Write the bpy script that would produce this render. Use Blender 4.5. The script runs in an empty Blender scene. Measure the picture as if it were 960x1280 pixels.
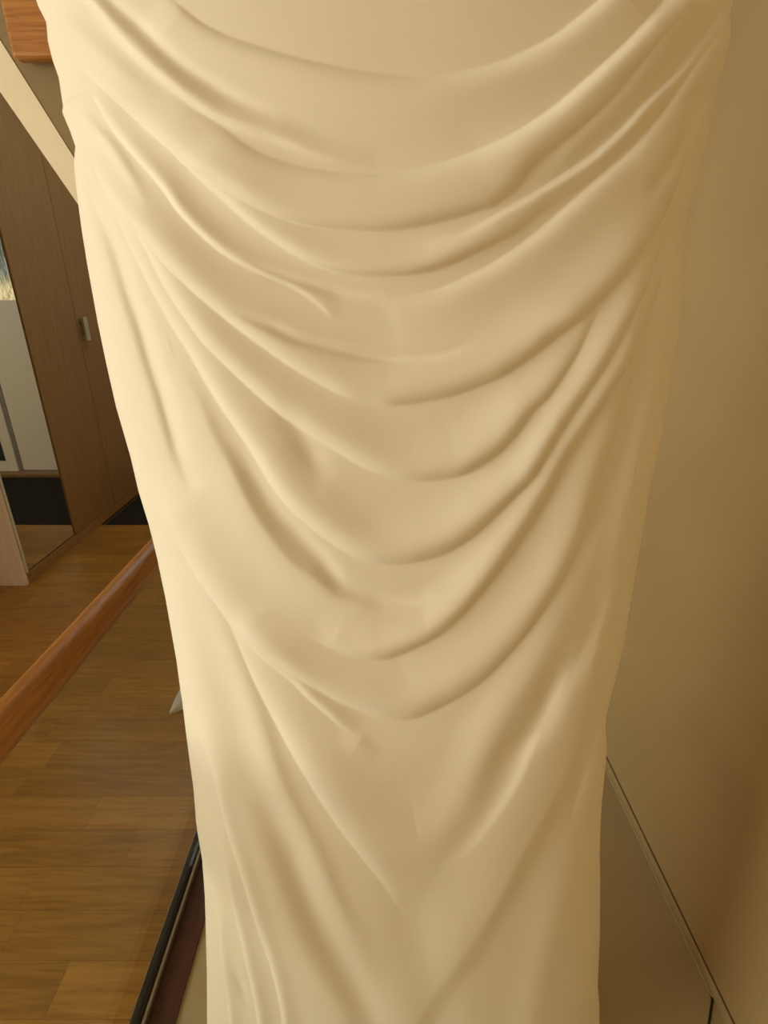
import bpy, bmesh, math, random
import numpy as np
from mathutils import Vector

# ------------------------------------------------------------------ camera
FPX, CX, CY, YH = 660.0, 480.0, 640.0, 365.0       # focal length, centre and horizon of the 960x1280 photograph
CAMZ = 1.52
TH = math.atan((CY - YH) / FPX)
CT, ST = math.cos(TH), math.sin(TH)
scene = bpy.context.scene
COL = scene.collection
cam_d = bpy.data.cameras.new('camera')
cam = bpy.data.objects.new('camera', cam_d)
COL.objects.link(cam)
cam.location = (0, 0, CAMZ)
cam.rotation_euler = (math.pi / 2 - TH, 0, 0)
cam_d.sensor_fit = 'VERTICAL'
cam_d.sensor_height = 32.0
cam_d.lens = 32.0 * FPX / 1280.0
cam_d.clip_start = 0.01
scene.camera = cam

# ------------------------------------------------------------------ light
world = bpy.data.worlds.new('world')
scene.world = world
world.use_nodes = True
bg = world.node_tree.nodes['Background']
bg.inputs[0].default_value = (0.75, 0.85, 1.0, 1)
bg.inputs[1].default_value = 0.35
WX, WT0, WT1, WZ0, WZ1 = -2.6, -1.60, 0.30, 0.55, 2.45    # the window in the left wall
la = bpy.data.lights.new('daylight', 'AREA')
la.shape = 'RECTANGLE'
la.size, la.size_y = WZ1 - WZ0, WT1 - WT0
la.energy = 108
la.color = (1.0, 0.915, 0.745)
lo = bpy.data.objects.new('daylight', la)
COL.objects.link(lo)
lo.location = (WX - 0.25, (WT0 + WT1) / 2, (WZ0 + WZ1) / 2)
lo.rotation_euler = (0, -math.pi / 2, 0)
KX0, KX1, KT0, KT1 = -1.75, -0.45, 2.75, 3.95              # unseen roof window, added to brighten the door and hall
lk = bpy.data.lights.new('added_skylight', 'AREA')
lk.shape = 'RECTANGLE'
lk.size, lk.size_y = KX1 - KX0, KT1 - KT0
lk.energy = 16
lk.color = (0.95, 0.97, 0.88)
ko = bpy.data.objects.new('added_skylight', lk)
COL.objects.link(ko)
ko.location = ((KX0 + KX1) / 2, (KT0 + KT1) / 2, 2.90)
su = bpy.data.lights.new('sun', 'SUN')
su.energy = 16.0
su.color = (1.0, 0.80, 0.52)
su.angle = math.radians(0.6)
so = bpy.data.objects.new('sun', su)
COL.objects.link(so)
so.rotation_euler = Vector((0.62, -0.25, -0.85)).to_track_quat('-Z', 'Y').to_euler()
vs = scene.view_settings
vs.view_transform = 'Standard'
vs.look = 'None'
vs.gamma = 1.0
vs.use_curve_mapping = False
vs.exposure = 0.0
scene.cycles.max_bounces = 10
scene.cycles.diffuse_bounces = 6

# ------------------------------------------------------------------ materials
def mat(name, col, rough=0.6, metal=0.0, spec=0.4):
    m = bpy.data.materials.new(name)
    m.use_nodes = True
    b = m.node_tree.nodes['Principled BSDF']
    b.inputs['Base Color'].default_value = (*col, 1)
    b.inputs['Roughness'].default_value = rough
    b.inputs['Metallic'].default_value = metal
    b.inputs['Specular IOR Level'].default_value = spec
    return m

def wood(name, c0, c1, axis='X', rough=0.4, scale=1.0, rand=0.0, stretch=14.0):
    """long grain along one object axis; rand > 0 shifts the tone of each object a little"""
    m = mat(name, c0, rough)
    nt = m.node_tree
    b = nt.nodes['Principled BSDF']
    tc = nt.nodes.new('ShaderNodeTexCoord')
    oi = nt.nodes.new('ShaderNodeObjectInfo')
    add = nt.nodes.new('ShaderNodeVectorMath'); add.operation = 'ADD'
    mul = nt.nodes.new('ShaderNodeVectorMath'); mul.operation = 'SCALE'
    cmb = nt.nodes.new('ShaderNodeCombineXYZ')
    for i in range(3):
        nt.links.new(oi.outputs['Random'], cmb.inputs[i])
    nt.links.new(cmb.outputs[0], mul.inputs[0]); mul.inputs['Scale'].default_value = 37.0
    nt.links.new(tc.outputs['Object'], add.inputs[0]); nt.links.new(mul.outputs[0], add.inputs[1])
    mp = nt.nodes.new('ShaderNodeMapping')
    s = [stretch * scale] * 3
    s['XYZ'.index(axis)] = 1.0 * scale
    mp.inputs['Scale'].default_value = s
    nt.links.new(add.outputs[0], mp.inputs[0])
    n1 = nt.nodes.new('ShaderNodeTexNoise')
    n1.inputs['Scale'].default_value = 2.2; n1.inputs['Detail'].default_value = 6; n1.inputs['Distortion'].default_value = 1.6
    n2 = nt.nodes.new('ShaderNodeTexNoise')
    n2.inputs['Scale'].default_value = 14; n2.inputs['Detail'].default_value = 4
    nt.links.new(mp.outputs[0], n1.inputs['Vector']); nt.links.new(mp.outputs[0], n2.inputs['Vector'])
    mx = nt.nodes.new('ShaderNodeMath'); mx.operation = 'MULTIPLY_ADD'
    nt.links.new(n2.outputs[0], mx.inputs[0]); mx.inputs[1].default_value = 0.45
    nt.links.new(n1.outputs[0], mx.inputs[2])
    rp = nt.nodes.new('ShaderNodeValToRGB')
    rp.color_ramp.elements[0].position = 0.48; rp.color_ramp.elements[0].color = (*c1, 1)
    rp.color_ramp.elements[1].position = 0.92; rp.color_ramp.elements[1].color = (*c0, 1)
    nt.links.new(mx.outputs[0], rp.inputs[0])
    hs = nt.nodes.new('ShaderNodeHueSaturation')
    mr = nt.nodes.new('ShaderNodeMapRange')
    mr.inputs[3].default_value = 1 - rand; mr.inputs[4].default_value = 1 + rand
    nt.links.new(oi.outputs['Random'], mr.inputs[0]); nt.links.new(mr.outputs[0], hs.inputs['Value'])
    nt.links.new(rp.outputs[0], hs.inputs['Color'])
    nt.links.new(hs.outputs[0], b.inputs['Base Color'])
    bp = nt.nodes.new('ShaderNodeBump'); bp.inputs['Strength'].default_value = 0.08; bp.inputs['Distance'].default_value = 0.004
    nt.links.new(mx.outputs[0], bp.inputs['Height']); nt.links.new(bp.outputs[0], b.inputs['Normal'])
    return m

def plaster(name, col, bump=0.05):
    m = mat(name, col, 0.85, 0, 0.15)
    nt = m.node_tree; b = nt.nodes['Principled BSDF']
    tc = nt.nodes.new('ShaderNodeTexCoord')
    n = nt.nodes.new('ShaderNodeTexNoise'); n.inputs['Scale'].default_value = 3.0; n.inputs['Detail'].default_value = 3
    nt.links.new(tc.outputs['Object'], n.inputs['Vector'])
    rp = nt.nodes.new('ShaderNodeValToRGB')
    rp.color_ramp.elements[0].position = 0.3; rp.color_ramp.elements[0].color = (*[c * 0.95 for c in col], 1)
    rp.color_ramp.elements[1].position = 0.7; rp.color_ramp.elements[1].color = (*[min(1, c * 1.04) for c in col], 1)
    nt.links.new(n.outputs[0], rp.inputs[0]); nt.links.new(rp.outputs[0], b.inputs['Base Color'])
    n2 = nt.nodes.new('ShaderNodeTexNoise'); n2.inputs['Scale'].default_value = 180.0
    nt.links.new(tc.outputs['Object'], n2.inputs['Vector'])
    bp = nt.nodes.new('ShaderNodeBump'); bp.inputs['Strength'].default_value = bump; bp.inputs['Distance'].default_value = 0.002
    nt.links.new(n2.outputs[0], bp.inputs['Height']); nt.links.new(bp.outputs[0], b.inputs['Normal'])
    return m

def crepe():
    m = mat('cream_crepe', (0.83, 0.775, 0.665), 0.75, 0, 0.2)
    nt = m.node_tree; b = nt.nodes['Principled BSDF']
    b.inputs['Sheen Weight'].default_value = 0.25
    b.inputs['Sheen Roughness'].default_value = 0.4
    tc = nt.nodes.new('ShaderNodeTexCoord')
    n = nt.nodes.new('ShaderNodeTexNoise'); n.inputs['Scale'].default_value = 1500.0; n.inputs['Detail'].default_value = 2
    nt.links.new(tc.outputs['Object'], n.inputs['Vector'])
    bp = nt.nodes.new('ShaderNodeBump'); bp.inputs['Strength'].default_value = 0.12; bp.inputs['Distance'].default_value = 0.0006
    nt.links.new(n.outputs[0], bp.inputs['Height']); nt.links.new(bp.outputs[0], b.inputs['Normal'])
    return m

def clear_glass():
    m = bpy.data.materials.new('clear_glass'); m.use_nodes = True
    nt = m.node_tree; nt.nodes.clear()
    o = nt.nodes.new('ShaderNodeOutputMaterial')
    t = nt.nodes.new('ShaderNodeBsdfTransparent'); t.inputs[0].default_value = (0.93, 0.95, 0.93, 1)
    g = nt.nodes.new('ShaderNodeBsdfGlossy'); g.inputs['Roughness'].default_value = 0.02
    f = nt.nodes.new('ShaderNodeLayerWeight'); f.inputs[0].default_value = 0.5
    mx = nt.nodes.new('ShaderNodeMixShader')
    pw = nt.nodes.new('ShaderNodeMath'); pw.operation = 'POWER'; pw.inputs[1].default_value = 4.0
    nt.links.new(f.outputs['Facing'], pw.inputs[0])
    sc_ = nt.nodes.new('ShaderNodeMath'); sc_.operation = 'MULTIPLY_ADD'; sc_.inputs[1].default_value = 0.5; sc_.inputs[2].default_value = 0.03
    nt.links.new(pw.outputs[0], sc_.inputs[0])
    nt.links.new(sc_.outputs[0], mx.inputs[0]); nt.links.new(t.outputs[0], mx.inputs[1]); nt.links.new(g.outputs[0], mx.inputs[2])
    nt.links.new(mx.outputs[0], o.inputs[0])
    return m

def textured_pane():
    """reamed door glass with the garden's light behind it"""
    m = mat('reamed_glass', (0.05, 0.06, 0.05), 0.3)
    nt = m.node_tree; b = nt.nodes['Principled BSDF']
    tc = nt.nodes.new('ShaderNodeTexCoord')
    mp = nt.nodes.new('ShaderNodeMapping'); mp.inputs['Scale'].default_value = (60, 60, 9)
    nt.links.new(tc.outputs['Object'], mp.inputs[0])
    n = nt.nodes.new('ShaderNodeTexNoise'); n.inputs['Scale'].default_value = 1.0; n.inputs['Detail'].default_value = 3; n.inputs['Distortion'].default_value = 1.5
    nt.links.new(mp.outputs[0], n.inputs['Vector'])
    sp = nt.nodes.new('ShaderNodeSeparateXYZ'); nt.links.new(tc.outputs['Object'], sp.inputs[0])
    hz = nt.nodes.new('ShaderNodeMapRange'); hz.inputs[1].default_value = -0.20; hz.inputs[2].default_value = -0.06
    nt.links.new(sp.outputs[2], hz.inputs[0])
    jt = nt.nodes.new('ShaderNodeMath'); jt.operation = 'MULTIPLY_ADD'
    nt.links.new(n.outputs[0], jt.inputs[0]); jt.inputs[1].default_value = 0.9; nt.links.new(hz.outputs[0], jt.inputs[2])
    def ramp(p0, c0, p1, c1):
        r_ = nt.nodes.new('ShaderNodeValToRGB'); e = r_.color_ramp.elements
        e[0].position = p0; e[0].color = (*c0, 1); e[1].position = p1; e[1].color = (*c1, 1)
        nt.links.new(n.outputs[0], r_.inputs[0])
        return r_
    r1 = ramp(0.36, (0.015, 0.025, 0.02), 0.68, (0.34, 0.36, 0.27))
    r2 = ramp(0.34, (0.30, 0.22, 0.08), 0.60, (1.0, 0.80, 0.42))
    ju = nt.nodes.new('ShaderNodeMath'); ju.operation = 'SUBTRACT'; ju.use_clamp = True
    nt.links.new(jt.outputs[0], ju.inputs[0]); ju.inputs[1].default_value = 0.45
    rp = nt.nodes.new('ShaderNodeMixRGB')
    nt.links.new(ju.outputs[0], rp.inputs[0]); nt.links.new(r2.outputs[0], rp.inputs[1]); nt.links.new(r1.outputs[0], rp.inputs[2])
    nt.links.new(rp.outputs[0], b.inputs['Emission Color']); b.inputs['Emission Strength'].default_value = 1.0
    return m

M = dict(
    wall=plaster('wall_paint', (0.52, 0.385, 0.205)),
    wall2=plaster('pale_wall_paint', (0.62, 0.53, 0.40)),
    ceil=plaster('ceiling_paint', (0.75, 0.70, 0.60)),
    passage=plaster('passage_floor_paint', (0.42, 0.33, 0.19)),
    skirt=mat('skirting_paint', (0.47, 0.37, 0.20), 0.5),
    joint=mat('brown_joint', (0.13, 0.08, 0.035), 0.9),
    gap=mat('dark_gap', (0.02, 0.014, 0.006), 0.9),
    white=mat('white_paint', (0.80, 0.77, 0.70), 0.5),
    cream=plaster('cream_paint', (0.88, 0.80, 0.62)),
    tan=plaster('tan_panel_shade', (0.29, 0.22, 0.125)),  # stair panel: shade is put into this darker colour
    oak=wood('oak', (0.50, 0.22, 0.055), (0.27, 0.095, 0.018), 'X', 0.38, 1.6),
    oak_rail=wood('oak_rail', (0.42, 0.185, 0.042), (0.24, 0.09, 0.018), 'Y', 0.35, 1.8),
    parquet=wood('parquet', (0.38, 0.185, 0.036), (0.235, 0.100, 0.015), 'X', 0.30, 1.3, 0.16),
    screed=mat('screed', (0.10, 0.055, 0.018), 0.9),
    ward=wood('wardrobe_wood', (0.31, 0.185, 0.078), (0.245, 0.14, 0.056), 'Z', 0.45, 1.1, 0.05, 10),
    pale=wood('pale_wood', (0.80, 0.68, 0.60), (0.68, 0.56, 0.48), 'Z', 0.5, 1.3),
    mirror=mat('mirror_silver', (0.86, 0.88, 0.86), 0.01, 1.0),
    steel=mat('brushed_steel', (0.62, 0.60, 0.57), 0.32, 1.0),
    alu=mat('satin_aluminium', (0.66, 0.66, 0.64), 0.4, 0.15),
    black=mat('black_metal', (0.022, 0.019, 0.016), 0.4, 0.3),
    bronze=mat('track_metal', (0.30, 0.25, 0.19), 0.4, 0.6),
    fascia=wood('shaded_fascia', (0.085, 0.03, 0.012), (0.05, 0.016, 0.007), 'Y', 0.5),  # oak floor edge, its deep shade put into the wood colour
    rug=mat('black_mat', (0.026, 0.022, 0.017), 0.95, 0, 0.1),
    seal=mat('door_seal', (0.28, 0.26, 0.22), 0.6),
    darkglass=mat('dark_glass', (0.03, 0.045, 0.055), 0.08),
    paper=mat('white_paper', (0.85, 0.86, 0.84), 0.6),
    glass=clear_glass(), pane=textured_pane(), crepe=crepe(),
)

# ------------------------------------------------------------------ helpers
def link(name, me, m, parent=None, loc=None):
    o = bpy.data.objects.new(name, me)
    if m is not None and not me.materials:
        me.materials.append(m)
    COL.objects.link(o)
    if parent is not None:
        o.parent = parent
    if loc is not None:
        o.location = loc
    return o

def tag(o, label=None, cat=None, group=None, kind=None):
    if label: o['label'] = label
    if cat: o['category'] = cat
    if group: o['group'] = group
    if kind: o['kind'] = kind
    return o

def empty(name, loc=(0, 0, 0)):
    o = bpy.data.objects.new(name, None); COL.objects.link(o); o.location = loc
    o.empty_display_size = 0.1
    return o

def box_mesh(name, size, bevel=0.0, seg=2):
    bm = bmesh.new()
    bmesh.ops.create_cube(bm, size=1.0)
    for v in bm.verts:
        v.co = Vector((v.co.x * size[0], v.co.y * size[1], v.co.z * size[2]))
    if bevel > 0:
        bmesh.ops.bevel(bm, geom=list(bm.edges), offset=bevel, segments=seg, affect='EDGES', profile=0.5)
    me = bpy.data.meshes.new(name)
    bm.to_mesh(me); bm.free()
    return me

def box(name, lo_, hi_, m, parent=None, bevel=0.0, seg=2):
    """axis-aligned block from corner to corner in world coordinates"""
    c = Vector([(a + b) / 2 for a, b in zip(lo_, hi_)])
    s = [abs(b - a) for a, b in zip(lo_, hi_)]
    me = box_mesh(name, s, bevel, seg)
    if parent is not None:
        c = c - world_loc(parent)
    return link(name, me, m, parent, c)

def world_loc(o):
    v = Vector(o.location)
    while o.parent:
        o = o.parent; v += Vector(o.location)
    return v

def tube(name, pts, rad, m, parent=None, n=12, smooth=True, ellipse=(1, 1)):
    bm = bmesh.new()
    rings = []
    pts = [Vector(p) for p in pts]
    off = world_loc(parent) if parent else Vector((0, 0, 0))
    for i, p in enumerate(pts):
        d = (pts[min(i + 1, len(pts) - 1)] - pts[max(i - 1, 0)]).normalized()
        up = Vector((0, 0, 1)) if abs(d.z) < 0.95 else Vector((1, 0, 0))
        a = d.cross(up).normalized(); b = a.cross(d).normalized()
        r = rad[i] if isinstance(rad, (list, tuple)) else rad
        rings.append([bm.verts.new(p - off + a * r * ellipse[0] * math.cos(2 * math.pi * k / n) + b * r * ellipse[1] * math.sin(2 * math.pi * k / n)) for k in range(n)])
    for r0, r1 in zip(rings, rings[1:]):
        for k in range(n):
            f = bm.faces.new((r0[k], r0[(k + 1) % n], r1[(k + 1) % n], r1[k])); f.smooth = smooth
    bm.faces.new(rings[0][::-1]); bm.faces.new(rings[-1])
    bmesh.ops.recalc_face_normals(bm, faces=bm.faces)
    me = bpy.data.meshes.new(name); bm.to_mesh(me); bm.free()
    return link(name, me, m, parent)

def prism(name, poly, axis, a0, a1, m, parent=None):
    """polygon in the plane normal to axis (x: (y,z) points), swept from a0 to a1"""
    bm = bmesh.new()
    off = world_loc(parent) if parent else Vector((0, 0, 0))
    def P(p, a):
        v = Vector((a, p[0], p[1])) if axis == 'x' else (Vector((p[0], a, p[1])) if axis == 'y' else Vector((p[0], p[1], a)))
        return v - off
    A = [bm.verts.new(P(p, a0)) for p in poly]; B = [bm.verts.new(P(p, a1)) for p in poly]
    bm.faces.new(A[::-1]); bm.faces.new(B)
    for i in range(len(poly)):
        j = (i + 1) % len(poly)
        bm.faces.new((A[i], A[j], B[j], B[i]))
    bmesh.ops.recalc_face_normals(bm, faces=bm.faces)
    me = bpy.data.meshes.new(name); bm.to_mesh(me); bm.free()
    return link(name, me, m, parent)

# ------------------------------------------------------------------ the room
XR, XRAIL, XW, TB, TBACK, ZC = 0.775, -0.545, -2.0, 4.6, -2.7, 2.74
struct = lambda o: tag(o, kind='structure')
fl = struct(box('floor', (WX, TBACK, -0.06), (XRAIL + 0.03, TB, -0.013), M['screed']))
struct(box('floor_passage', (XRAIL + 0.03, TBACK, -0.10), (XR, TB, -0.002), M['passage']))
ce = struct(box('ceiling', (WX - 0.1, TBACK - 0.1, ZC), (XR + 0.1, KT0, ZC + 0.1), M['ceil']))
box('ceiling_section', (WX - 0.1, KT1, ZC), (XR + 0.1, TB + 0.1, ZC + 0.1), M['ceil'], ce)
box('ceiling_section', (WX - 0.1, KT0, ZC), (KX0, KT1, ZC + 0.1), M['ceil'], ce)
box('ceiling_section', (KX1, KT0, ZC), (XR + 0.1, KT1, ZC + 0.1), M['ceil'], ce)
w2 = struct(empty('added_window', ((KX0 + KX1) / 2, (KT0 + KT1) / 2, ZC)))  # frame and pane of the roof window added for hall light
for a0, a1, b0, b1 in ((KX0, KX0 + 0.05, KT0, KT1), (KX1 - 0.05, KX1, KT0, KT1), (KX0 + 0.05, KX1 - 0.05, KT0, KT0 + 0.05), (KX0 + 0.05, KX1 - 0.05, KT1 - 0.05, KT1)):
    box('window_frame', (a0, b0, ZC + 0.02), (a1, b1, ZC + 0.08), M['white'], w2)
box('pane', (KX0 + 0.05, KT0 + 0.05, ZC + 0.045), (KX1 - 0.05, KT1 - 0.05, ZC + 0.051), M['glass'], w2)
struct(box('wall_right', (XR, TBACK - 0.1, -0.1), (XR + 0.1, TB + 0.1, ZC), M['wall']))
struct(box('wall_rear', (WX, TBACK - 0.1, -0.1), (XR, TBACK, ZC), M['wall2']))
wl = struct(box('wall_left', (WX - 0.1, WT1, -0.1), (WX, TB + 0.1, ZC), M['wall2']))
box('wall_section', (WX - 0.1, TBACK, -0.1), (WX, WT0, ZC), M['wall2'], wl)
box('wall_section', (WX - 0.1, WT0, -0.1), (WX, WT1, WZ0), M['wall2'], wl)
box('wall_section', (WX - 0.1, WT0, WZ1), (WX, WT1, ZC), M['wall2'], wl)
# back wall around the door and its sidelight
DX0, DX1, SX1, DZ = -1.62, -0.745, -0.36, 2.12
wb = struct(box('wall_back', (WX, TB, -0.1), (DX0 - 0.06, TB + 0.1, ZC), M['wall2']))
box('wall_section', (DX0 - 0.06, TB, DZ + 0.06), (SX1, TB + 0.1, ZC), M['wall2'], wb)
box('wall_section', (SX1, TB, -0.1), (XR, TB + 0.1, ZC), M['wall2'], wb)
# window
win = struct(empty('window_1', (WX, (WT0 + WT1) / 2, WZ0)))
box('window_frame', (WX - 0.09, WT0, WZ0), (WX - 0.03, WT0 + 0.05, WZ1), M['white'], win)
box('window_frame', (WX - 0.09, WT1 - 0.05, WZ0), (WX - 0.03, WT1, WZ1), M['white'], win)
box('window_frame', (WX - 0.09, WT0 + 0.05, WZ0), (WX - 0.03, WT1 - 0.05, WZ0 + 0.05), M['white'], win)
box('window_frame', (WX - 0.09, WT0 + 0.05, WZ1 - 0.05), (WX - 0.03, WT1 - 0.05, WZ1), M['white'], win)
box('pane', (WX - 0.066, WT0 + 0.05, WZ0 + 0.05), (WX - 0.060, WT1 - 0.05, WZ1 - 0.05), M['glass'], win)
# skirting along the right wall, a dark joint above it and a bead below it
sk = struct(box('baseboard_right', (XR - 0.008, 0.10, -0.002), (XR, TB, 0.027), M['skirt'], None, 0.002))
box('joint', (XR - 0.003, 0.10, 0.027), (XR, TB, 0.0295), M['joint'], sk)
box('bead', (XR - 0.0125, 0.70, -0.002), (XR - 0.008, TB, 0.006), M['skirt'], sk, 0.002)
tube('crack', [(XR - 0.010, 0.712, 0.004), (XR - 0.012, 0.696, 0.001), (XR - 0.030, 0.672, -0.001), (XR - 0.048, 0.648, -0.001)], 0.0024, M['gap'], sk, 6)
# parquet: boards laid across, each a piece of its own
random.seed(7)
ROW = 0.1145
meshes = {}
t = -1.40; r = 0
while t < 3.35:
    x = WX if t > 2.55 and False else -2.58
    x -= random.random() * 0.6
    while x < XRAIL:
        L = random.choice((0.42, 0.55, 0.68, 0.82))
        x0, x1 = max(x, -2.58), min(x + L, XRAIL - 0.006)
        x += L
        if x1 - x0 < 0.05:
            continue
        if t > 2.60 and x1 < XW - 0.03:
            continue
        Lq = round(x1 - x0, 3)
        if Lq not in meshes:
            me = box_mesh('plank', (Lq - 0.0008, ROW - 0.0008, 0.0142))
            me.materials.append(M['parquet']); meshes[Lq] = me
        link('plank', meshes[Lq], None, fl, Vector(((x0 + x1) / 2, t + ROW / 2, -0.006)) - world_loc(fl))
    t += ROW; r += 1
TM0 = t
mt = box('door_mat', (XW + 0.03, TM0 + 0.01, -0.013), (-0.60, 4.44, 0.003), M['rug'], None, 0.003)
tag(mt, 'large black mat on the floor in front of the white door', 'mat')
# door, threshold, sidelight
dr = struct(empty('door_1', ((DX0 + DX1) / 2, TB, 0)))
box('threshold', (DX0 - 0.06, 4.47, -0.013), (SX1, 4.60, 0.022), M['ward'], dr, 0.004)
GZ0, GZ1 = 1.46, 2.0
box('leaf', (DX0, TB - 0.03, 0.03), (DX1, TB + 0.03, GZ0), M['white'], dr, 0.003)
box('stile', (DX0, TB - 0.03, GZ0), (DX0 + 0.11, TB + 0.03, DZ), M['white'], dr, 0.003)
box('stile', (DX1 - 0.035, TB - 0.03, GZ0), (DX1, TB + 0.03, DZ), M['white'], dr, 0.003)
box('rail', (DX0 + 0.11, TB - 0.03, GZ1), (DX1 - 0.035, TB + 0.03, DZ), M['white'], dr, 0.003)
pn = box('pane', (DX0 + 0.11, TB - 0.008, GZ0), (DX1 - 0.035, TB + 0.008, GZ1), M['pane'], dr)
box('seal', (DX1 + 0.001, TB - 0.035, 0.03), (DX1 + 0.032, TB + 0.03, DZ), M['seal'], dr)
box('jamb', (DX0 - 0.06, TB - 0.04, 0.022), (DX0 - 0.002, TB + 0.04, DZ + 0.06), M['white'], dr, 0.003)
box('head', (DX0 - 0.002, TB - 0.04, DZ + 0.004), (SX1, TB + 0.04, DZ + 0.06), M['white'], dr, 0.003)
box('side_frame', (DX1 + 0.033, TB - 0.05, 0.022), (DX1 + 0.125, TB + 0.04, DZ), M['white'], dr, 0.004)
box('side_frame', (SX1 - 0.06, TB - 0.05, 0.022), (SX1, TB + 0.04, DZ), M['white'], dr, 0.004)
box('side_frame', (DX1 + 0.125, TB - 0.05, 0.022), (SX1 - 0.06, TB + 0.04, 0.11), M['white'], dr, 0.004)
box('side_pane', (DX1 + 0.125, TB - 0.01, 0.11), (SX1 - 0.06, TB + 0.01, DZ), M['darkglass'], dr)
hd = box('handle_plate', (DX0 + 0.045, TB - 0.038, 0.98), (DX0 + 0.08, TB - 0.03, 1.18), M['steel'], dr, 0.002)
tube('handle', [(DX0 + 0.062, TB - 0.038, 1.10), (DX0 + 0.062, TB - 0.085, 1.10), (DX0 + 0.09, TB - 0.09, 1.10), (DX0 + 0.19, TB - 0.09, 1.10)], 0.009, M['steel'], hd, 8)

# ------------------------------------------------------------------ wardrobe with a mirror door
WT, WZT = 2.57, 2.72
wd = empty('wardrobe', (-2.3, 3.5, 0))
tag(wd, 'tall brown wooden wardrobe with one mirror door beyond the handrail', 'wardrobe')
box('side_panel', (WX + 0.01, WT, 0.0), (XW, WT + 0.022, WZT), M['pale'], wd, 0.002)
box('plinth', (WX + 0.03, WT + 0.022, 0.0), (XW - 0.002, 4.55, 0.062), M['ward'], wd, 0.002)
box('carcass', (WX + 0.01, WT + 0.022, 0.062), (XW - 0.03, 4.55, WZT), M['ward'], wd)
def ward_door(t0, t1, mirror):
    if mirror:
        d = box('mirror_door', (XW - 0.028, t0, 0.066), (XW - 0.012, t1, WZT), M['ward'], wd)
        box('mirror', (XW - 0.012, t0 + 0.022, 0.072), (XW - 0.007, t1 - 0.002, WZT - 0.02), M['mirror'], d)
        box('edge_trim', (XW - 0.012, t0 + 0.004, 0.066), (XW + 0.002, t0 + 0.022, WZT), M['alu'], d, 0.001)
    else:
        d = box('door', (XW - 0.028, t0 + 0.003, 0.066), (XW - 0.004, t1 - 0.003, WZT), M['ward'], wd, 0.0012, 1)
    return d
ward_door(2.592, 3.105, True)
d1 = ward_door(3.108, 3.655, False)
box('edge_strip', (XW - 0.012, 3.110, 0.066), (XW + 0.001, 3.165, WZT), M['ward'], d1, 0.002)
d2 = ward_door(3.655, 4.20, False)
ward_door(4.20, 4.55, False)
hh = box('handle', (XW + 0.024, 3.668, 1.222), (XW + 0.036, 3.716, 1.370), M['steel'], d2, 0.002)
for z in (1.238, 1.352):
    box('handle_foot', (XW - 0.004, 3.674, z - 0.010), (XW + 0.024, 3.708, z + 0.010), M['steel'], hh)

# ------------------------------------------------------------------ timber: white brace, panel with painted shade, oak beams
def img(x, y, X):
    """point of the vertical plane X = const that shows at pixel x, y"""
    fw = X * FPX / (x - CX); up = (CY - y) / FPX * fw
    return (fw * CT + up * ST, CAMZ + up * CT - fw * ST)
def img_t(x, y, T):
    """point of the upright plane t = T that shows at pixel x, y: (x, z)"""
    rx, ru = (x - CX) / FPX, (CY - y) / FPX
    k = T / (CT + ru * ST)
    return (rx * k, CAMZ + (ru * CT - ST) * k)
TS = 1.40
u0, u1 = img_t(0, 65, TS), img_t(108, 236, TS)
l0, l1 = img_t(0, 129, TS), img_t(117, 297, TS)
def at_z(a, b, z):
    k = (z - a[1]) / (b[1] - a[1])
    return (a[0] + (b[0] - a[0]) * k, z)
br = empty('loft_stair', (u1[0], TS, 0))
tag(br, 'cream diagonal stringer of a loft stair with a panel coloured as in shade behind it', 'stair')
uM, lM = img_t(122, 258, TS), img_t(122, 304, TS)          # below here the board keeps its width
um = ((u1[0] - u0[0]) / (u1[1] - u0[1]) + (l1[0] - l0[0]) / (l1[1] - l0[1])) / 2
def down(p): return (p[0] + um * (0.002 - p[1]), 0.002)
prism('stringer', [at_z(u0, u1, 2.70), uM, down(uM), down(lM), lM, at_z(l0, l1, 2.70)], 'y', TS + 0.040, TS + 0.060, M['cream'], br)
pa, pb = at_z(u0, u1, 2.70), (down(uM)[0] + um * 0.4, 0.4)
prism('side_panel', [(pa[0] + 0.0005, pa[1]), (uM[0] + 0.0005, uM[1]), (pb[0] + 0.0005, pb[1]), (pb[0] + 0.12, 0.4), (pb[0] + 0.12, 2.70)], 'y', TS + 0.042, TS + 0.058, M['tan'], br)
bt = img_t(14, 73, TS - 0.004)
ob = box('oak_beam', (bt[0], TS - 0.004, bt[1]), (0.30, TS + 0.031, bt[1] + 0.24), M['oak'], None, 0.010, 3)
tag(ob, 'orange oak beam with rounded edges above the cream stringer', 'beam')
XB = -1.2

# ------------------------------------------------------------------ balustrade: oak handrail, glass, floor track
ba = empty('balustrade', (XRAIL, 1.3, 0))
tag(ba, 'glass balustrade with a round oak handrail and dark floor track', 'balustrade')
T0, T1 = -0.9, 1.30
ZR = CAMZ - 0.575
tube('handrail', [(XRAIL, T0 + k * (T1 - T0) / 20, ZR) for k in range(21)], 0.030, M['oak_rail'], ba, 20)
box('glass_pane', (XRAIL - 0.005, T0, 0.03), (XRAIL + 0.005, T1, ZR - 0.02), M['glass'], ba)
tk = box('track', (XRAIL - 0.022, T0, -0.004), (XRAIL - 0.006, T1, 0.018), M['black'], ba, 0.002)
box('track_lip', (XRAIL - 0.026, T0, 0.002), (XRAIL - 0.022, T1, 0.010), M['bronze'], tk)
box('track_rail', (XRAIL + 0.006, T0, -0.004), (XRAIL + 0.014, T1, 0.022), M['bronze'], tk, 0.002)
box('fascia', (XRAIL + 0.016, T0, -0.09), (XRAIL + 0.075, T1, 0.004), M['fascia'], ba)
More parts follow.
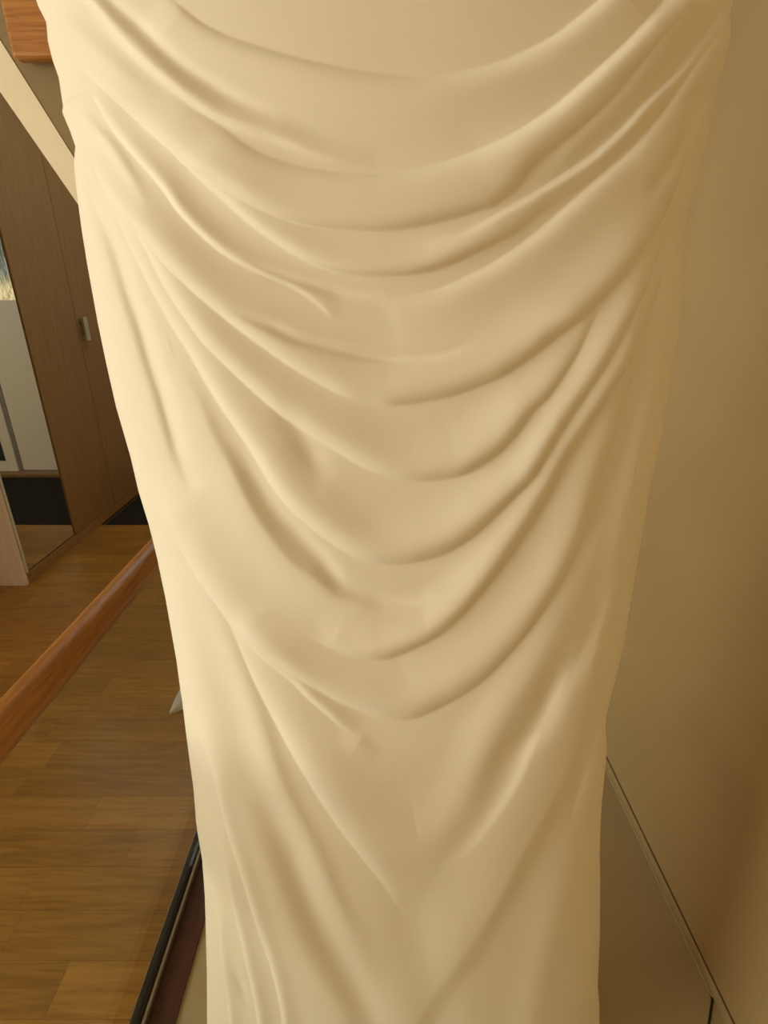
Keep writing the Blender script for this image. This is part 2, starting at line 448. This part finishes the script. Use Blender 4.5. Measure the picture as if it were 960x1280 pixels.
for tt in (T0 + 0.02, T1 - 0.02):
    tube('post', [(XRAIL + 0.0, tt, 0.0), (XRAIL + 0.0, tt, ZR)], 0.018, M['steel'], ba, 12)

# ------------------------------------------------------------------ white pointed scrap on the parquet
def scrap():
    bm = bmesh.new()
    n, L, W = 14, 0.21, 0.105
    rows = []
    for i in range(n + 1):
        s = i / n
        w = W * (math.sin(math.pi * min(1, s * 0.55 + 0.0)) ** 0.9) + 0.001
        lift = 0.012 + 0.03 * s * s
        row = []
        for j in range(7):
            q = j / 6 * 2 - 1
            row.append(bm.verts.new((s * L, q * w / 2, lift + 0.010 * (1 - q * q))))
        rows.append(row)
    for a, b in zip(rows, rows[1:]):
        for j in range(6):
            f = bm.faces.new((a[j], a[j + 1], b[j + 1], b[j])); f.smooth = True
    bmesh.ops.solidify(bm, geom=list(bm.faces), thickness=0.0025)
    me = bpy.data.meshes.new('paper_scrap'); bm.to_mesh(me); bm.free()
    return me
def floor_pt(x, y):
    fw = FPX * CAMZ / (CT * (y - YH))
    return ((x - CX) * fw / FPX, (fw - CAMZ * ST) / CT)
fx, ft = floor_pt(211, 899)
sc = link('paper_scrap', scrap(), M['paper'], None, (fx, ft, -0.010))
gx, gt = floor_pt(262, 848)
sc.location.z += 0.026
sc.rotation_euler = (0.6, 0, math.atan2(gt - ft, gx - fx))
tag(sc, 'white pointed scrap of paper lying on the parquet beside the gown', 'paper')

# ------------------------------------------------------------------ the gown
DF, DD = 0.44, 0.115                  # distance of the front, half depth of the body
KAMP = 1.2
SIL_L = [(-140, 44), (-60, 50), (0, 59), (28, 66), (50, 77), (75, 79), (95, 84), (115, 91), (150, 96), (156, 95), (175, 103), (195, 110), (215, 108),
         (240, 110), (290, 116), (330, 122), (400, 134), (450, 144), (500, 155), (560, 172), (600, 181), (640, 193), (680, 203), (730, 214), (800, 229),
         (850, 237), (900, 242), (950, 247), (1000, 249), (1010, 250), (1050, 256), (1100, 259), (1200, 261), (1280, 261), (1400, 258)]
SIL_R = [(-140, 948), (-60, 925), (0, 903), (15, 899), (40, 892), (70, 885), (100, 876), (130, 872), (165, 867), (190, 866), (205, 861), (240, 854), (270, 847),
         (300, 843), (350, 841), (400, 837), (440, 832), (500, 822), (560, 810), (610, 799), (660, 793), (720, 782), (780, 773), (830, 762), (880, 749), (920, 748),
         (1000, 746), (1050, 745), (1080, 746), (1150, 746), (1205, 744), (1215, 744), (1240, 746), (1280, 746), (1400, 748)]

# crest lines of the drape in photo pixels: points, heights along it, width on the inner (upper) side, width on the outer side
F = []
def fold(pts, amp, win_, wout):
    F.append((np.array(pts, float), np.array(amp, float), float(win_), float(wout)))
# A, B: folds of the hip, outer cloth in front
fold([(205,-10),(264,35),(340,63),(407,80),(470,92),(524,96),(568,92),(620,79),(658,63),(693,44),(722,22),(748,0),(790,-40)], [4,5,6,7,8,8], 9, 60)
fold([(95,-25),(118,0),(147,35),(177,67),(206,93),(235,117),(270,140),(308,156),(340,166),(393,188),(431,198),(470,201)], [7,8,8,7,4,0], 15, 7)
fold([(125,-10),(147,12),(177,38),(220,79),(264,108),(308,131),(350,146)], [-5,-6,-5,0], 9, 10)
fold([(206,108),(241,134),(276,157),(317,187),(364,205),(422,215),(475,217),(524,211),(571,198),(620,178),(655,159),(693,133),(722,108),(751,82),(780,55),(807,26),(830,0),(862,-45)], [2,4,5,6,9,10,10], 7, 48)
fold([(75,5),(97,40),(125,65),(165,100),(200,125)], [0,3,3,0], 12, 12)
# C: long fold, inner cloth in front
fold([(86,62),(104,86),(118,101),(147,128),(182,160),(217,192),(235,209),(270,230),(311,254),(340,268),(369,278),(404,285),(442,288),(477,289),(515,285),(559,275),(591,266),(620,256),(649,232),(672,203),(716,168),(760,128),(790,92),(815,60),(850,20),(870,0)], [2,8,9,8,8,7,5,4,2], 45, 7)
fold([(223,198),(247,222),(276,248),(317,284),(344,303),(369,319),(398,333),(433,342),(471,345),(515,343),(550,335),(588,319),(620,304),(644,292),(673,269),(708,249)], [2,6,6,7,7,5,0], 30, 7)
fold([(655,245),(700,202),(737,166),(780,125),(810,85),(835,45),(868,0)], [0,4,5,4,3], 14, 14)
fold([(520,300),(559,295),(588,286),(629,262),(658,246),(693,225),(737,195),(772,163),(807,125),(842,90),(871,52),(900,12)], [0,3,6,9,9,7,5], 6, 22)
fold([(470,372),(515,368),(550,360),(600,337),(635,316),(664,295),(710,255),(751,219),(789,184),(824,143),(853,99),(878,62),(898,30)], [0,4,6,8,9,7,4], 7, 45)
# F: narrow ridge on the left ending in a soft knob
fold([(112,112),(118,125),(136,155),(156,181),(200,232),(221,262),(245,288),(271,311),(300,330),(335,347),(369,362),(395,380),(412,398),(420,410)], [2,5,6,6,5,3,0], 18, 7)
fold([(300,322),(340,341),(375,352),(404,361),(433,367),(480,370)], [0,-4,-4,0], 6, 7)
fold([(285,385),(309,397),(344,412),(369,424),(398,432),(436,441),(471,447),(503,448),(544,444),(600,425)], [0,-4,-5,-5,-2,0], 7, 6)
fold([(104,143),(130,172),(145,190),(162,216),(190,260)], [2,5,5,3,0], 8, 8)
# G, I, J: long swags
fold([(108,190),(122,220),(136,250),(154,272),(183,304),(218,341),(253,374),(294,408),(338,441),(369,462),(404,482),(432,496),(462,503),(488,507),(526,503),(561,496),(600,483),(629,470),(664,447),(696,421),(731,395),(763,362),(790,330),(810,301),(830,269),(845,230),(855,195),(866,160)], [3,7,9,9,8,7,8,9,10,9,7,4], 45, 6)
fold([(134,246),(175,298),(204,354),(230,395),(256,430),(288,462),(329,500),(363,528),(387,544),(409,557),(438,575),(467,589),(497,598),(526,601),(561,598),(584,592),(613,575),(632,559),(650,538),(667,515),(687,495),(717,450),(740,403),(757,368)], [2,5,7,8,8,8,8,9,8,5,2], 40, 6)
fold([(120,225),(148,278),(169,322),(189,362),(212,403),(236,441),(258,480),(276,509),(296,538),(317,570),(340,608),(363,637),(387,658),(409,675),(438,693),(467,703),(502,705),(532,700),(561,690),(590,672),(619,646),(642,623),(665,600),(682,573),(697,547),(717,515),(737,485),(752,462),(775,421),(798,377),(816,336),(833,298),(848,262)], [1,4,6,7,8,9,9,9,9,9,8,6,3], 40, 6)
fold([(344,500),(370,535),(390,570),(412,602)], [0,-3.5,-4,0], 14, 14)
# K, L
fold([(222,455),(232,480),(247,509),(264,547),(287,588),(311,637),(334,672),(363,707),(387,725),(418,743),(453,755),(491,761),(530,761)], [1,5,7,7,6,5,0], 13, 30)
fold([(290,545),(334,626),(369,667),(400,700),(427,735),(471,748),(512,749),(545,740)], [0,-3,-4.5,-5,-5,0], 11, 11)
fold([(380,792),(400,804),(418,813),(442,822),(468,825),(491,822),(520,810),(550,794),(576,772),(599,746),(617,723),(632,702),(656,667),(679,629),(697,597),(711,570),(732,538),(755,503),(770,478),(787,450),(804,406),(822,362),(835,322)], [0,6,8,9,9,9,8,5,3], 32, 7)
# M: widest swag
fold([(183,600),(193,629),(206,652),(223,681),(241,713),(264,746),(287,778),(311,805),(334,822),(363,842),(398,863),(433,882),(477,897),(512,899),(541,889),(579,869),(611,845),(639,816),(665,784),(686,752),(703,726),(717,696),(735,652),(746,611),(758,579),(770,544),(781,506),(798,450),(813,397),(828,345)], [2,7,9,8,8,7,8,9,9,8,7,4], 42, 8)
fold([(290,785),(328,822),(363,851),(387,875),(410,895),(427,910),(448,921)], [0,3,4,4,3,0], 18, 5)
fold([(425,915),(448,928),(470,945)], [0,2.5,0], 13, 13)
# N, P, Q, R: the lower skirt
fold([(280,765),(290,787),(305,822),(322,860),(343,901),(363,939),(387,980),(402,1004),(430,1044),(455,1076),(480,1107),(505,1145)], [1,6,8,9,9,7,0], 50, 6)
fold([(440,1015),(470,1040),(522,1060),(548,1045),(575,1010),(600,960),(627,900),(662,842),(690,785),(709,740),(735,690),(752,640)], [0,4,7,9,9,8,5,2], 30, 22)
fold([(600,1000),(627,953),(671,908),(692,860),(727,807),(750,749),(768,690)], [0,-5,-7,-7,-6,-2], 15, 14)
fold([(545,1105),(591,1066),(616,1035),(641,997),(660,960),(674,924),(695,880),(715,830),(735,780),(755,730),(772,680)], [0,5,7,6,5,3,0], 12, 36)
fold([(505,1290),(520,1275),(550,1230),(588,1180),(620,1125),(650,1065),(680,1010),(700,970),(715,924),(727,866),(741,807),(756,749),(770,690),(783,630)], [8,10,10,10,8,6,3], 45, 14)
fold([(480,1090),(515,1150),(535,1220),(545,1320)], [0,-5,-6,-6], 26, 26)
fold([(650,1400),(668,1250),(690,1150),(715,1060),(730,1000)], [6,6,5,0], 22, 22)
# left part of the lower skirt
fold([(215,740),(240,830),(258,895),(280,960),(302,1013),(324,1072),(346,1122),(367,1172),(386,1210),(417,1260),(450,1320),(480,1400)], [1,6,8,9,9,9,9], 24, 40)
fold([(330,990),(361,1054),(386,1122),(418,1185),(449,1241),(480,1310)], [0,-8,-9,-8,-5], 18, 20)
fold([(240,715),(258,750),(293,822),(317,883),(340,955),(361,1007),(392,1069),(418,1129),(449,1185),(470,1230)], [0,5,6,7,6,0], 14, 16)
fold([(248,890),(255,921),(268,960),(280,1016),(299,1079),(321,1154),(339,1210),(352,1272),(365,1400)], [1,4,5,5,5,5], 14, 4)
fold([(246,985),(255,1020),(277,1069),(292,1135),(305,1194),(321,1272),(335,1400)], [0,4,5,5,5], 13, 4)
fold([(262,1090),(271,1147),(277,1210),(286,1272),(292,1400)], [0,3,4,4], 10, 4)
fold([(288,1210),(300,1230),(312,1262)], [0,-3,0], 5, 5)
# long crease below the left hip
fold([(112,235),(122,269),(140,307),(157,362),(172,403),(186,450),(201,494),(220,559),(232,591),(246,622)], [-2,-5,-6,-6,-6,0], 12, 8)
# strips along the right edge
fold([(848,285),(836,350),(826,400),(820,440),(813,480),(804,525),(791,590),(775,655),(758,735),(742,800)], [0,3,4,4,3,0], 20, 12)
fold([(868,117),(853,175),(824,222),(805,251)], [-2,-6,-7,0], 8, 8)
fold([(744,885),(736,930),(722,990),(712,1030)], [0,5,4,0], 25, 6)

def catmull(p, per=7):
    q = np.vstack([2 * p[0] - p[1], p, 2 * p[-1] - p[-2]])
    out = []
    for i in range(1, len(q) - 2):
        s = np.linspace(0, 1, per, endpoint=False)[:, None]
        a, b, c, d = q[i - 1], q[i], q[i + 1], q[i + 2]
        out.append(0.5 * (2 * b + (c - a) * s + (2 * a - 5 * b + 4 * c - d) * s**2 + (3 * b - a - 3 * c + d) * s**3))
    out.append(p[-1:])
    return np.vstack(out)

def relief(px, py):
    """height of the cloth in pixels above its base, for arrays of photo pixels"""
    H = np.zeros_like(px)
    for pts, amp, wi, wo in F:
        c = catmull(pts)
        pad = 2.6 * max(wi, wo)
        sel = np.nonzero((px > c[:, 0].min() - pad) & (px < c[:, 0].max() + pad) & (py > c[:, 1].min() - pad) & (py < c[:, 1].max() + pad))[0]
        if len(sel) == 0:
            continue
        A, B = c[:-1], c[1:]
        D = B - A; LL = np.hypot(D[:, 0], D[:, 1]); arc = np.concatenate([[0], np.cumsum(LL)]); tot = arc[-1]
        for k in range(0, len(sel), 30000):
            s = sel[k:k + 30000]
            X, Y = px[s].astype(np.float32), py[s].astype(np.float32)
            best = np.full(len(s), 1e9, np.float32); sd = np.zeros(len(s), np.float32); al = np.zeros(len(s), np.float32)
            for i in range(len(A)):
                rx, ry = X - A[i, 0], Y - A[i, 1]
                tt = np.clip((rx * D[i, 0] + ry * D[i, 1]) / (LL[i]**2 + 1e-9), 0, 1)
                ex, ey = rx - tt * D[i, 0], ry - tt * D[i, 1]
                d2 = ex * ex + ey * ey
                m = d2 < best
                if not m.any():
                    continue
                best[m] = d2[m]
                side = (ex * D[i, 1] - ey * D[i, 0])
                sd[m] = np.sign(side[m])
                al[m] = (arc[i] + tt[m] * LL[i]) / tot
            dist = np.sqrt(best)
            a = np.interp(al, np.linspace(0, 1, len(amp)), amp)
            lo_w, hi_w = min(wi, wo), max(wi, wo)
            if amp.max() > 0 and lo_w <= 9 and hi_w >= 2.2 * lo_w:
                # one layer of cloth rolling over onto the next: round on its own side, a sharp contact line on the other
                front = (sd > 0) if wi > wo else (sd < 0)
                a = a * np.clip(al / 0.05, 0, 1) * np.clip((1 - al) / 0.05, 0, 1)
                cc = min(max(0.18 * hi_w, 3.0), 8.0)
                sg = np.where(front, 1.55 * (1 - np.exp(-dist / cc)) * np.exp(-0.5 * (dist / (hi_w * 0.85))**2), 0.0)
            else:
                w = np.where(sd > 0, wi, wo)
                sg = np.exp(-0.5 * (dist / (w * 0.75))**2)
            H[s] += a * sg
    return H

def zrow_to_y(z, Y):
    h = CAMZ - z
    fw = Y * CT + h * ST
    return YH + FPX * h / (CT * fw), fw

YS = DF + DD
def build_gown():
    NU = 660
    zt, zb = CAMZ + 0.245, 0.10
    # rows evenly spaced in picture lines of the front, plus the bodice above the frame
    ys = np.arange(-120, 1420, 1.4)
    al = np.arctan((ys - CY) / FPX) + TH
    zz = CAMZ - DF * np.tan(al)
    zz = zz[(zz > zb) & (zz < zt)]
    zz = np.concatenate([np.linspace(CAMZ + 0.66, zz[0] + 0.004, 90), zz])
    NR = len(zz)
    yS, fwS = zrow_to_y(zz, YS)
    xl = np.interp(yS, *np.array(SIL_L).T); xr = np.interp(yS, *np.array(SIL_R).T)
    XL, XRr = (xl - CX) * fwS / FPX, (xr - CX) * fwS / FPX
    # bodice: waist and bust above the frame
    i0 = int(np.argmin(np.abs(yS + 40)))
    zk = np.array([zz[i0], CAMZ + 0.36, CAMZ + 0.46, CAMZ + 0.56, CAMZ + 0.66])
    hw = (XRr - XL) / 2; md = (XRr + XL) / 2
    hk = np.array([hw[i0], hw[i0] * 0.84, hw[i0] * 0.80, hw[i0] * 0.86, hw[i0] * 0.88])
    up = zz > zz[i0]
    hw[up] = np.interp(zz[up], zk, hk); md[up] = md[i0]
    u = np.sin(np.linspace(-1, 1, NU) * math.pi / 2 * 0.985) / math.sin(math.pi / 2 * 0.985)
    u = 0.45 * np.linspace(-1, 1, NU) + 0.55 * u
    U, Z = np.meshgrid(u, zz)
    X = md[:, None] + U * hw[:, None]
    Yb = DF + DD * (1 - np.maximum(0, 1 - np.abs(U)**2.3)**(1 / 2.3))
    h = CAMZ - Z
    fw = Yb * CT + h * ST
    PX = CX + FPX * X / fw; PY = YH + FPX * h / (CT * fw)
    H = relief(PX.ravel(), PY.ravel()).reshape(PX.shape)
    # slight rounding of the sampled creases
    for _ in range(1):
        H[1:-1] = 0.25 * H[:-2] + 0.5 * H[1:-1] + 0.25 * H[2:]
        H[:, 1:-1] = 0.25 * H[:, :-2] + 0.5 * H[:, 1:-1] + 0.25 * H[:, 2:]
    H *= np.clip((1 - np.abs(U)) / 0.035, 0, 1)
    H *= np.clip((CAMZ + 0.42 - Z) / 0.15, 0, 1)
    disp = KAMP * H * np.maximum(fw, 0.2) / FPX
    dx, dy, dz = -X, -Yb, CAMZ - Z
    n = np.sqrt(dx**2 + dy**2 + dz**2)
    base = np.stack([X, Yb, Z], -1)
    gu, gz = np.gradient(base, axis=1), np.gradient(base, axis=0)
    nr = np.cross(gz, gu); nr /= np.linalg.norm(nr, axis=-1, keepdims=True) + 1e-12
    view = np.stack([dx, dy, dz], -1) / n[..., None]
    nr *= np.sign((nr * view).sum(-1, keepdims=True) + 1e-9)
    k = (0.75 * np.abs(U)**3)[..., None]
    dr_ = view * (1 - k) + nr * k
    dr_ /= np.linalg.norm(dr_, axis=-1, keepdims=True)
    P = base + dr_ * disp[..., None]
    # back half: a plain gathered curve from the right edge round to the left edge
    NB = 120
    a = np.linspace(0, math.pi, NB + 2)[1:-1]
    rip = 1 + 0.03 * np.sin(a * 17)
    XBk = md[:, None] + hw[:, None] * (np.cos(a) * (0.985 - 0.03 * np.sin(a)))[None, :]
    YBk = np.broadcast_to((YS + 0.09 * np.sin(a) * rip)[None, :], XBk.shape)
    ZBk = np.broadcast_to(zz[:, None], XBk.shape)
    PB = np.stack([XBk, YBk, ZBk], -1)
    V = np.concatenate([P, PB], 1)
    NC = NU + NB
    idx = np.arange(NR * NC).reshape(NR, NC)
    nx = np.roll(idx, -1, 1)
    quads = np.stack([idx[:-1], idx[1:], nx[1:], nx[:-1]], -1).reshape(-1, 4)
    me = bpy.data.meshes.new('skirt')
    V = V.reshape(-1, 3)
    me.vertices.add(len(V)); me.vertices.foreach_set('co', V.astype(np.float32).ravel())
    me.loops.add(quads.size); me.loops.foreach_set('vertex_index', quads.astype(np.int32).ravel())
    me.polygons.add(len(quads))
    me.polygons.foreach_set('loop_start', np.arange(0, quads.size, 4, dtype=np.int32))
    me.polygons.foreach_set('loop_total', np.full(len(quads), 4, np.int32))
    me.polygons.foreach_set('use_smooth', np.ones(len(quads), bool))
    me.update(calc_edges=True)
    me.validate()
    top = V[:NC]
    return me, md[i0], float(np.abs(hw[0]))

gown_me, gx_mid, top_hw = build_gown()
gw = empty('evening_gown', (gx_mid, YS, 0.10))
tag(gw, 'long cream crepe gown hanging in deep draped cowl folds', 'gown')
link('draped_skirt', gown_me, M['crepe'], gw, -Vector(gw.location))
ztop = CAMZ + 0.66
ZH = ztop + 0.17
hg = empty('clip_hanger', (gx_mid, YS, ztop))
tag(hg, 'wooden clip hanger holding the cream gown by its top edge', 'hanger')
tube('arm', [(gx_mid - 0.19, YS, ZH - 0.075), (gx_mid - 0.10, YS, ZH - 0.035), (gx_mid, YS, ZH), (gx_mid + 0.10, YS, ZH - 0.035), (gx_mid + 0.19, YS, ZH - 0.075)], [0.009, 0.011, 0.013, 0.011, 0.009], M['oak'], hg, 10)
for s in (-1, 1):
    xs = gx_mid + s * (top_hw - 0.002)
    tube('clip', [(gx_mid + s * 0.15, YS, ZH - 0.055), (xs, YS, ztop + 0.03), (xs, YS, ztop + 0.0005)], [0.004, 0.005, 0.009], M['steel'], hg, 8)
hk = [(gx_mid, YS, ZH), (gx_mid, YS, ZH + 0.05)] + [(gx_mid, YS + 0.035 - 0.035 * math.cos(q), ZH + 0.05 + 0.035 * math.sin(q)) for q in np.linspace(0.3, 3.4, 10)]
tube('hook', hk, 0.0022, M['steel'], hg, 8)
rl = tube('hanging_rail', [(XB + 0.04, YS + 0.035, ZH + 0.066), (XR, YS + 0.035, ZH + 0.066)], 0.014, M['oak'], None, 14)
tag(rl, 'round oak rail spanning above the gown', 'rail')
